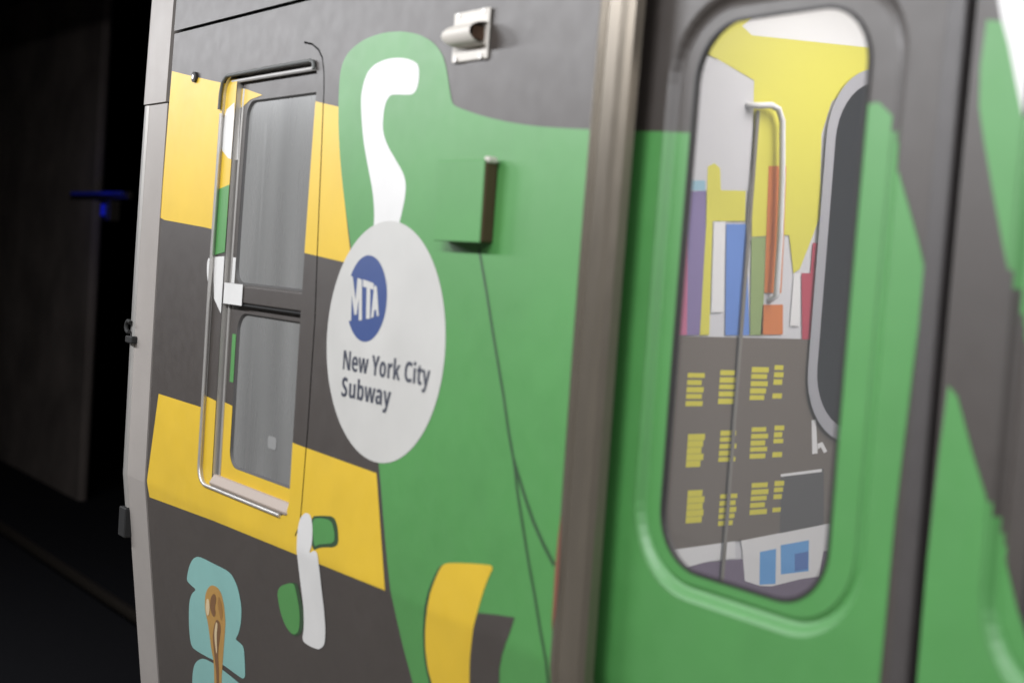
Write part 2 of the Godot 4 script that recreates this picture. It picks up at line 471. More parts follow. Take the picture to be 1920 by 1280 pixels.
func make_materials() -> void:
	noise_fine = noise(0.02, 11, 0.86, 1.0)
	noise_coarse = noise(0.004, 5, 0.95, 1.0)
	noise_bump = noise(0.012, 23, 0, 1, true, 3.0)
	paint.charcoal = vinyl(0.046, 0.036, 0.030)
	paint.yellow = vinyl(0.78, 0.51, 0.015)
	paint.green = vinyl(0.068, 0.285, 0.062)
	paint.white = vinyl(0.75, 0.74, 0.72)
	paint.pale = vinyl(0.58, 0.57, 0.54)
	paint.blue = vinyl(0.012, 0.05, 0.21)
	paint.teal = vinyl(0.25, 0.52, 0.48)
	paint.gold = vinyl(0.50, 0.27, 0.055)
	paint.gold_dark = vinyl(0.20, 0.085, 0.02)
	paint.gold_mid = vinyl(0.36, 0.17, 0.03)
	paint.gold_light = vinyl(0.75, 0.58, 0.34)
	paint.green_dark = vinyl(0.012, 0.06, 0.014)
	paint.ink = vinyl(0.028, 0.035, 0.06)
	paint.post = surface(0.37, 0.34, 0.315, 0.5)
	paint.post.roughness_texture = noise_fine
	paint.post.albedo_texture = noise_coarse
	paint.jamb = surface(0.23, 0.20, 0.16, 0.33, 0.6)
	paint.jamb.roughness_texture = noise_fine
	paint.jamb.albedo_texture = noise_coarse
	paint.jamb.uv1_scale = Vector3(6.0, 1.2, 1)
	paint.trim = steel(0.62, 0.60, 0.57, 0.4)
	paint.trim.metallic = 0.6
	paint.sill = surface(0.38, 0.31, 0.26, 0.55)
	paint.rubber = surface(0.03, 0.028, 0.028, 0.6)
	paint.black = surface(0.012, 0.012, 0.012, 0.75)
	paint.cream = surface(0.66, 0.62, 0.56, 0.42)
	paint.cream.roughness_texture = noise_fine
	paint.cream.albedo_texture = noise_coarse
	paint.rust = steel(0.16, 0.10, 0.07, 0.6)
	paint.cab_glass = surface(0.38, 0.38, 0.37, 0.3, 0.0, 0.6)      # cloudy reflections painted in as grey upright streaks
	paint.cab_glass.albedo_texture = noise(0.005, 61, 0.78, 1.0)
	paint.cab_glass.albedo_texture.noise.fractal_octaves = 2
	paint.cab_glass.roughness_texture = noise_fine
	paint.cab_glass.uv1_scale = Vector3(1.9, 0.22, 1)
	paint.cab_glass.transparency = BaseMaterial3D.TRANSPARENCY_ALPHA
	paint.cab_glass.albedo_color.a = 0.72
	paint.glass = surface(0.75, 0.78, 0.78, 0.04)
	paint.glass.transparency = BaseMaterial3D.TRANSPARENCY_ALPHA
	paint.glass.albedo_color.a = 0.07
	# inside the car
	paint.panel = surface(0.62, 0.62, 0.66, 0.5)
	paint.in_yellow = surface(0.66, 0.62, 0.08, 0.5)
	paint.in_white = surface(0.74, 0.74, 0.76, 0.5)
	paint.in_grey = surface(0.15, 0.125, 0.108, 0.5)
	paint.in_purple = surface(0.17, 0.13, 0.20, 0.5)
	paint.in_box = surface(0.09, 0.087, 0.09, 0.5)
	paint.in_text = surface(0.66, 0.60, 0.05, 0.5)
	paint.in_blue = surface(0.12, 0.24, 0.62, 0.5)
	paint.in_violet = surface(0.22, 0.17, 0.36, 0.5)
	paint.in_pink = surface(0.50, 0.14, 0.26, 0.5)
	paint.in_cyan = surface(0.30, 0.50, 0.62, 0.5)
	paint.in_green = surface(0.26, 0.35, 0.14, 0.5)
	paint.in_orange = surface(0.62, 0.19, 0.05, 0.5)
	paint.in_red = surface(0.45, 0.06, 0.10, 0.5)
	paint.in_sky = surface(0.12, 0.36, 0.74, 0.5)
	paint.in_navy = surface(0.07, 0.17, 0.48, 0.5)
	paint.in_dark = surface(0.010, 0.010, 0.014, 0.4, 0.0, 0.3)
	paint.in_floor = surface(0.10, 0.10, 0.11, 0.6)
	paint.pole = surface(0.20, 0.185, 0.17, 0.5)
	# station and tunnel
	paint.concrete = surface(0.24, 0.22, 0.20, 0.85)
	paint.concrete.albedo_texture = noise(0.01, 31, 0.6, 1.0)
	paint.concrete.uv1_triplanar = true
	paint.concrete.uv1_scale = Vector3(0.5, 0.5, 0.5)
	paint.wall_brown = surface(0.20, 0.165, 0.145, 0.9)
	paint.wall_brown.albedo_texture = noise(0.006, 31, 0.75, 1.0)
	paint.wall_brown.uv1_triplanar = true
	paint.wall_brown.uv1_scale = Vector3(0.3, 0.3, 0.3)
	paint.grime = surface(0.10, 0.10, 0.13, 0.95)
	paint.grime.albedo_texture = noise(0.015, 37, 0.35, 1.0)
	paint.grime.uv1_triplanar = true
	paint.grime.uv1_scale = Vector3(0.4, 0.4, 0.4)
	paint.soot = surface(0.016, 0.016, 0.018, 0.95, 0.0, 0.15)
	paint.ceiling = surface(0.62, 0.61, 0.58, 0.8)
	paint.tile = surface(0.6, 0.6, 0.58, 0.35)
	paint.column = surface(0.06, 0.07, 0.09, 0.5)
	paint.housing = surface(0.55, 0.55, 0.54, 0.5, 0.3)
	paint.iron = steel(0.10, 0.085, 0.07, 0.55)


# ---------------------------------------------------------------- the car
func decal(key: String, called: String, material: Material, off: float, parent: Node, label := "", holes := [], rounds := 1) -> MeshInstance3D:
	var p := outline(key)
	for i in rounds * 2:
		p = smooth_outline(p)
	return part(sheet([p], off * 0.5 if off > 0.0 else off, holes), called, material, parent, label)


func build_side() -> void:
	var opening := window_opening()
	var seams: Array = line_outline(outline("seam"), 0.0022)
	var cuts := [opening]
	cuts.append_array(seams)
	# backing seen through the joints
	part(sheet([rect(-3.66, -0.3, -1.79, 2.6)], -0.012, [opening]), "side_backing", paint.black, car)
	part(sheet([rect(-3.66, -0.3, -1.79, 2.074)], 0.0, cuts), "side_panel", paint.charcoal, car, "charcoal vinyl wrap on the car side")
	part(sheet([rect(-3.66, 2.082, -1.79, 2.7)], 0.002), "roof_edge_panel", paint.charcoal, car)
	part(sheet([rect(-0.30, -0.3, 1.6, 2.7)], 0.0), "side_panel", paint.charcoal, car)
	# lettering and colour fields of the wrap
	for half: Array in [[-4.0, -3.1, "upper yellow stripe left of the cab window"], [-3.1, -2.0, "upper yellow stripe right of the cab window"]]:
		var p: PackedVector2Array = Geometry2D.intersect_polygons(outline("yellow_upper"), rect(half[0], 0, half[1], 3))[0]
		part(sheet([p], 0.0004, cuts), "yellow_stripe", paint.yellow, car, half[2])
	decal("yellow_lower", "yellow_stripe", paint.yellow, 0.0008, car, "lower yellow stripe of the wrap, below the window", cuts, 0)
	decal("green_field", "green_wrap", paint.green, 0.0016, car, "green field of the wrap beside the doors")
	decal("line_b", "drawn_line", paint.green_dark, 0.0024, car).mesh = sheet(line_outline(outline("line_b"), 0.0042), 0.0012)
	decal("line_a", "drawn_line", paint.green_dark, 0.0024, car).mesh = sheet(line_outline(outline("line_a"), 0.0036), 0.0013)
	var stem := decal("stem", "ornament_hook", paint.white, 0.0024, car, "white curled hook above the round tag")
	stem.set_meta("label", "white curled hook above the round tag")
	var disc := part(sheet([ellipse(Vector2(-2.432, 1.333), 0.235, 0.246)], 0.0016), "round_tag", paint.pale, car, "white round tag with blue roundel and dark lettering")
	part(sheet([ellipse(Vector2(-2.507, 1.417), 0.083, 0.090, 48)], 0.0019), "transit_roundel", paint.blue, disc)
	for key: String in ["letter_m", "letter_t", "letter_a"]:
		var shape: Array = Geometry2D.intersect_polygons(outline(key), ellipse(Vector2(-2.507, 1.417), 0.083, 0.090, 48))
		part(sheet([shape[0]], 0.0023), "roundel_letter", paint.pale, disc)
	lettering("New York City", -2.587, 1.2615, 0.344, 0.040, disc)
	lettering("Subway", -2.586, 1.2045, 0.203, 0.040, disc)
	decal("boot_green_dark", "green_patch_edge", paint.green_dark, 0.0016, car)
	decal("boot_green", "green_patch", paint.green, 0.0024, car)
	decal("leaf_green_dark", "green_patch_edge", paint.green_dark, 0.0016, car)
	decal("leaf_green", "green_patch", paint.green, 0.0024, car)
	decal("boot", "white_bar", paint.white, 0.0032, car, "white bent bar below the window")
	var teal := decal("teal_upper", "teal_figure", paint.teal, 0.0016, car, "teal rounded figure with a golden cup")
	decal("teal_lower", "teal_figure_foot", paint.teal, 0.0016, teal)
	decal("cup", "golden_cup", paint.gold, 0.0024, teal)
	decal("cup_brown", "cup_brown_print", paint.gold_dark, 0.0032, teal)
	decal("cup_brown_b", "cup_brown_print", paint.gold_dark, 0.0032, teal)
	decal("cup_mid", "cup_ochre_print", paint.gold_mid, 0.0036, teal)
	decal("cup_cream", "cup_cream_print", paint.gold_light, 0.0040, teal)
	decal("cup_cream_line", "cup_cream_print", paint.gold_light, 0.0040, teal)
	decal("curl_shade", "curl_shade_line", paint.green_dark, 0.0022, car)  # dark shadow line of the curl, drawn into the print
	decal("curl", "yellow_curl", paint.yellow, 0.0030, car, "yellow curved strip near the door post")
	decal("curl_dark", "charcoal_curl", paint.charcoal, 0.0026, car, "charcoal strip right of the yellow curl", [], 0)


func lettering(words: String, x: float, y: float, width: float, cap: float, parent: Node) -> void:
	var t := TextMesh.new()
	var font := SystemFont.new()
	font.font_names = PackedStringArray(["Droid Sans"])
	font.font_weight = 700
	t.font = font
	t.text = words
	t.font_size = 64
	t.pixel_size = 0.001
	t.depth = 0.0004
	t.curve_step = 0.5
	t.horizontal_alignment = HORIZONTAL_ALIGNMENT_LEFT
	var box := t.get_aabb()
	var o := part(t, "lettering", paint.ink, parent)
	var s := width / box.size.x
	var cap_now := 0.001 * 64 * 0.714
	o.scale = Vector3(s, cap / cap_now, 1)
	# the baseline sits one descent above the bottom of the words, which all have a letter y
	o.position = on_side(x - box.position.x * s, y - (box.position.y + LETTER_DROP) * cap / cap_now, 0.0022)


const LETTER_DROP := 0.0152


func build_post() -> void:
	var lower := PackedVector2Array([Vector2(-3.664, -0.02), Vector2(-3.664, 0.003), Vector2(-3.80, 0.003), Vector2(-3.812, 0.0), Vector2(-3.818, -0.008), Vector2(-3.82, -0.05), Vector2(-3.82, -0.35), Vector2(-3.80, -0.35), Vector2(-3.80, -0.02)])
	var upper := PackedVector2Array()
	for p in lower:
		upper.append(p + Vector2(-0.035 if p.x < -3.7 else -0.012, 0.001))
	var post := part(upright(lower, -0.3, 1.886), "corner_post", paint.post, car, "pale grey metal corner post at the car end")
	part(upright(upper, 1.891, 2.7), "corner_post", paint.post, car, "upper piece of the pale corner post")
	part(upright(PackedVector2Array([Vector2(-3.826, -0.02), Vector2(-3.826, 0.005), Vector2(-3.802, 0.009), Vector2(-3.796, -0.0)]), 0.745, 1.886), "edge_strip", paint.trim, post)
	# black hook and notch on the post's edge
	var hook := PackedVector3Array()
	for i in 9:
		var a := PI * 0.25 + PI * 1.4 * i / 8
		hook.append(on_side(-3.815 + cos(a) * 0.018, 1.262 + sin(a) * 0.016, 0.016))
	part(tube(hook, 0.006), "hook", paint.black, post, "small black hook on the corner post")
	block("latch", Vector3(0.05, 0.085, 0.03), on_side(-3.822, 0.70, 0.006), paint.black, post)
	block("latch", Vector3(0.05, 0.02, 0.03), on_side(-3.80, 1.226, 0.006), paint.black, post)
	# the cab's front
	block("front_wall", Vector3(0.02, 3.0, 2.2), Vector3(-3.81, 1.2, -1.47), paint.charcoal, car)


func build_cab_window() -> void:
	var w: Node3D = add(Node3D.new(), "cab_window", car)
	w.set_meta("label", "two-pane sliding cab window with metal sill")
	var o := window_opening()
	part(band(o, 0.0, o, -0.030), "reveal", paint.trim, w)
	# trim along the left and the lower edge of the opening
	var ring := PackedVector3Array([on_side(-3.305, 1.84, 0.001), on_side(-3.305, 1.4, 0.001), on_side(-3.305, 0.96, 0.001)])
	for i in 7:
		var a := PI + PI / 2 * i / 6
		ring.append(on_side(-3.260 + cos(a) * 0.045, 0.945 + sin(a) * 0.045, 0.001))
	ring.append(on_side(-2.84, 0.90, 0.001))
	part(tube(ring, 0.005, false, 8), "trim_bead", paint.trim, w)
	# flat stop on the left, then a dark groove, then the sashes
	var stop := rect(-3.305, 0.90, -3.243, 1.925)
	part(sheet([stop], -0.008), "window_stop", paint.charcoal, w)
	part(upright(PackedVector2Array([Vector2(-3.247, -0.030), Vector2(-3.247, -0.009), Vector2(-3.243, -0.009), Vector2(-3.243, -0.030)]), 0.90, 1.925), "stop_edge", paint.trim, w)
	var g1 := rounded(-3.205, 1.415, -2.75, 1.868, 0.04)
	var g2 := rounded(-3.180, 0.960, -2.75, 1.345, 0.045)
	var b1 := rounded(-3.199, 1.421, -2.756, 1.862, 0.036)
	var b2 := rounded(-3.174, 0.966, -2.756, 1.339, 0.041)
	part(sheet([rect(-3.233, 1.40, -2.74, 1.94)], -0.022, [g1]), "sash_frame", paint.charcoal, w)
	part(sheet([rect(-3.233, 0.89, -2.74, 1.40)], -0.024, [g2]), "sash_frame", paint.charcoal, w)
	part(sheet([rect(-3.305, 0.89, -3.20, 1.94)], -0.031), "sash_groove", paint.black, w)
	part(upright(PackedVector2Array([Vector2(-3.235, -0.031), Vector2(-3.235, -0.021), Vector2(-3.230, -0.019), Vector2(-3.225, -0.021), Vector2(-3.225, -0.031)]), 0.915, 1.90), "sash_edge", paint.trim, w)
	part(band(g1, -0.022, b1, -0.029), "gasket", paint.gasket, w)
	part(band(g2, -0.024, b2, -0.031), "gasket", paint.gasket, w)
	part(sheet([g1], -0.028), "window_pane", paint.cab_glass, w, "upper grey pane of the cab window")
	part(sheet([g2], -0.030), "window_pane", paint.cab_glass, w, "lower grey pane of the cab window")
	block("middle_rail", Vector3(0.50, 0.042, 0.014), on_side(-2.985, 1.391, -0.016), paint.charcoal, w)
	block("rail_lip", Vector3(0.46, 0.006, 0.016), on_side(-2.98, 1.365, -0.018), paint.black, w)
	# wrap pieces carried on over stop and sashes
	var low := PackedVector2Array([Vector2(-3.34, 0.80), Vector2(-2.74, 0.80), Vector2(-2.74, 1.075), Vector2(-3.34, 1.125)])
	part(sheet(Geometry2D.intersect_polygons(low, stop), -0.0072), "yellow_stripe", paint.yellow, w)
	part(sheet(Geometry2D.intersect_polygons(low, rect(-3.225, 0.89, -2.74, 1.4)), -0.0232, [g2]), "yellow_stripe", paint.yellow, w)
	var upper := PackedVector2Array([Vector2(-3.34, 1.58), Vector2(-3.2, 1.58), Vector2(-3.2, 1.93), Vector2(-3.34, 1.94)])
	part(sheet(Geometry2D.intersect_polygons(upper, stop), -0.0072), "yellow_stripe", paint.yellow, w)
	part(sheet([outline("sash_yellow")], -0.0212, [g1]), "yellow_stripe", paint.yellow, w)
	part(sheet([outline("sash_white")], -0.0208, [g1]), "white_patch", paint.white, w)
	for e: Array in [["frame_white", paint.white, "white_patch"], ["sash_green", paint.green, "green_patch"], ["rail_white", paint.white, "white_patch"]]:
		part(sheet(Geometry2D.intersect_polygons(outline(e[0]), stop), -0.0064), e[2], e[1], w)
	part(sheet([rect(-3.233, 1.364, -3.125, 1.416)], -0.0062), "white_patch", paint.white, w)
	part(sheet([rect(-3.225, 1.416, -3.207, 1.48)], -0.0212), "white_patch", paint.white, w)
	decal("sill_sliver", "white_patch", paint.white, 0.0016, w)
	part(sheet([rect(-3.205, 1.17, -3.183, 1.29)], -0.0232), "green_patch", paint.green, w)
	part(sheet([rounded(-2.985, 1.035, -2.94, 1.065, 0.008, 4)], -0.0292), "pane_patch", paint.pale_patch, w, "small pale patch on the lower pane")  # pale rounded patch laid over the lower pane
	# sloping sill and head
	var sill := block("sill", Vector3(0.43, 0.030, 0.020), on_side(-3.02, 0.917, -0.010), paint.sill, w, 0.004)
	sill.rotation.x = -0.55
	var head := PackedVector3Array([on_side(-3.312, 1.85, 0.005), on_side(-3.311, 1.89, 0.005), on_side(-3.303, 1.918, 0.005), on_side(-3.28, 1.932, 0.005), on_side(-3.05, 1.934, 0.005), on_side(-2.83, 1.934, 0.005), on_side(-2.815, 1.929, 0.005), on_side(-2.811, 1.914, 0.005)])
	part(tube(head, 0.0045), "drip_seal", paint.seal, w)
	block("head_rail", Vector3(0.46, 0.010, 0.010), on_side(-3.05, 1.920, -0.012), paint.head, w)
	# the cab behind the panes
	block("cab_back_wall", Vector3(1.6, 2.2, 0.02), Vector3(-2.98, 1.2, -1.2), paint.in_grey, w)


func window_opening() -> PackedVector2Array:
	return rounded(-3.305, 0.90, -2.80, 1.932, 0.045)


func build_fittings() -> void:
	# screw
	var r := outline("rivet")[0]
	var screw := part(tube(PackedVector3Array([on_side(r.x, r.y, 0.0), on_side(r.x, r.y, 0.008)]), 0.014, false, 14), "screw_cap", paint.rubber, car, "dark round screw cap left of the cab window")
	part(tube(PackedVector3Array([on_side(r.x, r.y, 0.008), on_side(r.x, r.y, 0.010)]), 0.007, false, 10), "screw_head", paint.trim, screw)
	# half-round guard between two screwed plates
	var g: Node3D = add(Node3D.new(), "lamp_guard", car)
	g.set_meta("label", "cream half-round guard on a screwed plate")
	block("mount_plate", Vector3(0.118, 0.094, 0.006), on_side(-2.186, 1.928, 0.004), paint.cream, g, 0.002)
	var st := begin()
	var n := 14
	for i in n:
		var v := []
		for a in [PI * i / n, PI * (i + 1) / n]:
			v.append(Vector2(cos(a) * 0.021, sin(a) * 0.042))
		var prev := [-2.247, -2.243, -2.232, -2.212, -2.128]
		var scale_at := [0.25, 0.6, 0.85, 1.0, 1.0]
		for k in 4:
			var q := []
			for e: Array in [[v[0], k], [v[1], k], [v[1], k + 1], [v[0], k + 1]]:
				var c: Vector2 = e[0] * scale_at[e[1]]
				q.append(Vector3(prev[e[1]], 1.927 + c.x, prof(1.927) + 0.006 + c.y))
			var m := []
			for e: Vector3 in q:
				var slope := -0.9 if e.x < -2.235 else (-0.35 if e.x < -2.22 else 0.0)
				m.append(Vector3(slope, (e.y - 1.927) / 0.021, (e.z - prof(1.927) - 0.006) / 0.042).normalized())
			tri(st, q[0], q[1], q[2], m[0], m[1], m[2])
			tri(st, q[0], q[2], q[3], m[0], m[2], m[3])
	part(st.commit(), "half_round_cover", paint.cream, g)
	block("cover_end", Vector3(0.004, 0.026, 0.026), on_side(-2.140, 1.927, 0.020), paint.rust, g, 0.001)
	for sx in [-2.228, -2.144]:
		for sy in [1.886, 1.969]:
			part(tube(PackedVector3Array([on_side(sx, sy, 0.006), on_side(sx, sy, 0.0095)]), 0.0055, false, 10), "screw", paint.trim, g)
	# green covered box
	var b: Node3D = add(Node3D.new(), "side_box", car)
	b.set_meta("label", "flat box on the car side with a green front")
	block("box_body", Vector3(0.152, 0.148, 0.028), on_side(-2.142, 1.617, 0.015), paint.rust, b, 0.003)
	block("box_front", Vector3(0.154, 0.150, 0.004), on_side(-2.142, 1.617, 0.031), paint.green, b, 0.0015)
	block("box_clip", Vector3(0.016, 0.012, 0.022), on_side(-2.068, 1.692, 0.018), paint.cream, b)


func door_leaf(x0: float, x1: float, glass: PackedVector2Array, recess: Array, prints: Array, label: String) -> void:
	# glass: loop of the opening; recess: loops from the rim inwards; prints: [outline, material]
	var leaf := part(sheet([rect(x0, -0.1, x1, 2.2)], -0.045, [recess[0]]), "door_leaf", paint.charcoal, car, label)
	var offs := [-0.045, -0.0475, -0.056, -0.058, -0.054]
	var greens := []
	for p: Array in prints:
		if p[1] == paint.green:
			greens.append(p[0])
	for k in recess.size() - 1:
		# the rim changes colour where the wrap does: each run of one colour is a piece
		var loop: PackedVector2Array = recess[k]
		var n := loop.size()
		var colours := []
		for i in n:
			colours.append(in_any((loop[i] + loop[(i + 1) % n]) / 2, greens))
		var first := 0
		for i in n:
			if colours[i] != colours[(i - 1 + n) % n]:
				first = i
		var run := []
		for s in n + 1:
			var i := (first + s) % n
			if s == n or (run.size() and colours[i] != colours[run[0]]):
				part(band(loop, offs[k], recess[k + 1], offs[k + 1], run), "window_rim", paint.green if colours[run[0]] else paint.charcoal, leaf)
				run = []
			run.append(i)
	part(sheet([recess[4]], -0.054, [glass]), "window_surround", paint.charcoal, leaf)
	for p: Array in prints:
		part(sheet([p[0]], -0.0442, [recess[0]]), "wrap_field", p[1], leaf)
		for piece: PackedVector2Array in Geometry2D.intersect_polygons(p[0], recess[4]):
			part(sheet([piece], -0.0532, [glass]), "wrap_field", p[1], leaf)
	var inner := Geometry2D.offset_polygon(glass, -0.006, Geometry2D.JOIN_ROUND)
	part(sheet([glass], -0.0515, [inner[0]], 0.004), "glass_gasket", paint.rubber, leaf)
	part(band(glass, -0.0515, glass, -0.066), "glass_edge", paint.rubber, leaf)
	part(sheet([glass], -0.060), "door_glass", paint.glass, leaf)


func rims(x0: float, x1: float) -> Array:
	var out := []
	for d in [0.0, 0.006, 0.014, 0.019, 0.026]:
		out.append(rounded_dense(x0 + d, 1.005 + d, x1 - d, 1.945 - d, 0.135 - d))
	return out


func build_doors() -> void:
	var clip := rect(-1.80, -0.1, -1.151, 2.2)
	var prints_a := []
	for p: PackedVector2Array in Geometry2D.intersect_polygons(outline("leaf_a_green"), clip):
		prints_a.append([p, paint.green])
	door_leaf(-1.80, -1.150, rounded(-1.625, 1.047, -1.275, 1.902, 0.092), rims(-1.680, -1.205), prints_a, "left door leaf, green below and charcoal above")
	var prints_b := []
	for key in [["leaf_b_green_top", paint.green], ["leaf_b_green_low", paint.green], ["leaf_b_white", paint.white]]:
		for p: PackedVector2Array in Geometry2D.intersect_polygons(outline(key[0]), rect(-1.106, -0.1, -0.30, 2.2)):
			prints_b.append([p, key[1]])
	door_leaf(-1.107, -0.30, rounded(-0.970, 1.047, -0.595, 1.902, 0.092), rims(-1.025, -0.540), prints_b, "right door leaf, green with a charcoal wedge and white top")
	# rubber edges where the leaves meet
	part(upright(round_section(-1.152, -0.07, -1.120, -0.040, 0.008), -0.1, 2.2), "door_edge_rubber", paint.rubber2, car)
	part(upright(round_section(-1.107, -0.07, -1.103, -0.046, 0.0015), -0.1, 2.2), "door_edge", paint.rubber2, car)
	part(upright(round_section(-1.14, -0.12, -1.09, -0.075, 0.005), -0.1, 2.2), "door_gap_seal", paint.black, car)
	# stainless posts beside the doorway
	for x in [-1.757, -0.345]:
		var jamb := part(upright(PackedVector2Array([
			Vector2(x - 0.045, -0.02), Vector2(x - 0.045, 0.006), Vector2(x - 0.041, 0.012), Vector2(x - 0.034, 0.014), Vector2(x - 0.028, 0.011), Vector2(x - 0.025, 0.008),
			Vector2(x - 0.020, 0.012), Vector2(x - 0.010, 0.017), Vector2(x + 0.02, 0.018), Vector2(x + 0.035, 0.015), Vector2(x + 0.043, 0.006), Vector2(x + 0.045, -0.012), Vector2(x + 0.02, -0.012), Vector2(x + 0.02, -0.02)]), -0.3, 2.7), "door_post", paint.jamb, car, "brownish stainless post beside the doorway" if x < -1 else "")
		if x < -1.0:                                      # red paint rubbed off on the post's edge
			part(sheet([PackedVector2Array([Vector2(-1.797, 0.90), Vector2(-1.790, 0.93), Vector2(-1.788, 0.99), Vector2(-1.790, 1.05), Vector2(-1.793, 1.10), Vector2(-1.797, 1.06), Vector2(-1.799, 1.00), Vector2(-1.798, 0.94)])], 0.0148), "paint_scuff", paint.scuff, jamb, "reddish paint scuff on the post's edge")
		part(upright(round_section(x - 0.02, -0.044, x + 0.008, -0.013, 0.004), -0.3, 2.7), "post_shade_strip", paint.black, jamb)  # black strip added for the dark shadow beside the post
	block("door_header", Vector3(1.6, 0.5, 0.03), Vector3(-1.05, 2.45, -0.06), paint.charcoal, car)


func build_inside() -> void:
	var xb := -2.12
	var wall: Node3D = add(Node3D.new(), "cab_bulkhead", car)
	wall.set_meta("label", "colourful printed bulkhead seen through the door window")
	block("wall_panel", Vector3(0.03, 2.4, 2.36), Vector3(xb - 0.017, 1.1, -1.27), paint.panel, wall)
	var order := [["yellow", paint.in_yellow, 1], ["header", paint.in_white, 2], ["grey_pane", paint.panel2, 2], ["purple_bar", paint.in_violet, 3], ["pink_bar", paint.in_pink, 4],
		["cyan_bar", paint.in_cyan, 3], ["yellow_tee", paint.in_yellow, 4], ["white_bar", paint.in_white, 5], ["blue_bar", paint.in_blue, 4], ["green_bar", paint.in_green, 4],
		["orange_bar", paint.in_orange, 4], ["orange_low", paint.in_orange, 4], ["white_bar_b", paint.in_white, 4], ["red_bar", paint.in_red, 4],
		["charcoal_panel", paint.in_grey, 2], ["white_ledge", paint.in_white, 3], ["notice", paint.in_white, 3], ["notice_blue_a", paint.in_sky, 4], ["notice_blue_b", paint.in_sky, 4], ["notice_blue_c", paint.in_navy, 5],
		["dark_box", paint.in_box, 3], ["plate_line", paint.in_white, 4], ["k_stem", paint.in_white, 4], ["k_arm", paint.in_white, 4]]
	var names := {"header": "white_header", "yellow": "yellow_field", "grey_pane": "pale_panel", "charcoal_panel": "charcoal_panel", "white_ledge": "white_strip", "notice": "white_notice", "dark_box": "dark_plate", "plate_line": "plate_edge", "k_stem": "white_letter", "k_arm": "white_letter", "notice_blue_a": "blue_picture", "notice_blue_b": "blue_picture", "notice_blue_c": "blue_picture"}
	for e: Array in order:
		part(bulkhead_sheet([outline(e[0])], xb + 0.0002 * e[2]), names.get(e[0], "colour_bar"), e[1], wall)
	part(bulkhead_sheet([rect(-2.4, 0.0, -0.1, 0.90)], xb + 0.0001), "lower_panel", paint.in_purple, wall)
	# columns of yellow words, each line a part
	var t: Array = OUTLINES["text_blocks"]
	for i in range(0, t.size(), 4):
		var column := i / 4 % 4
		var half := absf(t[i + 2]) / 2
		for k in 5:
			if column == 3 and k == 3:
				continue
			var solid := i in [16, 32]                        # two blocks of words run together
			var y1: float = t[i + 1] - t[i + 3] * (k + 0.05) / 5
			var y0: float = t[i + 1] - t[i + 3] * (k + (1.0 if solid else 0.72 + 0.05 * ((i + k) % 3))) / 5
			var cut := half * 0.3 * ((i * 3 + k * 5) % 7 % 3) / 2.0
			part(bulkhead_sheet([rect(t[i] - half + cut, y0, t[i] + half, y1)], xb + 0.0008), "yellow_word", paint.in_text, wall)
	# framed window of the cab door
	var outer := rounded(-1.62, 1.15, -0.915, 2.01, 0.17)
	var inner := rounded(-1.59, 1.18, -0.945, 1.98, 0.145)
	part(bulkhead_sheet([outer], xb + 0.008, [inner]), "window_frame", paint.frame_grey, wall)
	part(bulkhead_sheet([inner], xb + 0.0065), "window_pane", paint.in_dark, wall)
	var g: Array = OUTLINES["grab"]
	var path := PackedVector3Array()
	for i in range(0, g.size(), 2):
		path.append(Vector3(-2.10, g[i + 1], g[i]))
	path.insert(0, Vector3(xb, path[0].y, path[0].z + 0.01))
	path.append(Vector3(xb, path[-1].y - 0.01, path[-1].z))
	part(tube(path, 0.007), "grab_handle", paint.in_white, wall)
	# flat grey strip standing in for an upright pole
	block("pole_strip", Vector3(0.004, 1.87, 0.011), Vector3(xb + 0.006, 0.935, POLE_Z), paint.pole, wall, 0.002)
	# shell
	block("car_floor", Vector3(5.4, 0.05, 2.5), Vector3(-1.1, -0.12, -1.3), paint.in_floor, car)
	block("car_ceiling", Vector3(5.4, 0.05, 2.5), Vector3(-1.1, 2.28, -1.3), paint.in_white, car)
	block("far_side_wall", Vector3(5.4, 3.0, 0.05), Vector3(-1.1, 1.2, -2.6), paint.panel, car)
	block("rear_wall", Vector3(0.05, 3.0, 2.5), Vector3(1.6, 1.2, -1.3), paint.panel, car)
	block("car_roof", Vector3(5.4, 0.05, 2.62), Vector3(-1.1, 2.72, -1.31), paint.charcoal, car)
	block("underframe", Vector3(5.2, 0.6, 2.2), Vector3(-1.1, -0.55, -1.4), paint.black, car)
	var lamp: Node3D = add(Node3D.new(), "ceiling_light", car)
	var mat := surface(0.9, 0.9, 0.9, 0.4)
	mat.emission_enabled = true
	mat.emission = Color(1.0, 0.98, 0.95)
	mat.emission_energy_multiplier = 2.5
	block("diffuser", Vector3(2.6, 0.03, 0.62), Vector3(-0.6, 2.235, -0.9), mat, lamp)
	var area := AreaLight3D.new()
	area.area_size = Vector2(2.6, 0.6)
	area.light_color = Color(1.0, 0.98, 0.96)
	area.light_energy = INSIDE_LIGHT
	area.shadow_enabled = true
	area.area_range = 6.0
	area.rotation = Vector3(-PI / 2, 0, 0)
	area.position = Vector3(-0.6, 2.215, -0.9)
	lamp.add_child(area)


const POLE_Z := -0.699
const INSIDE_LIGHT := 2.4


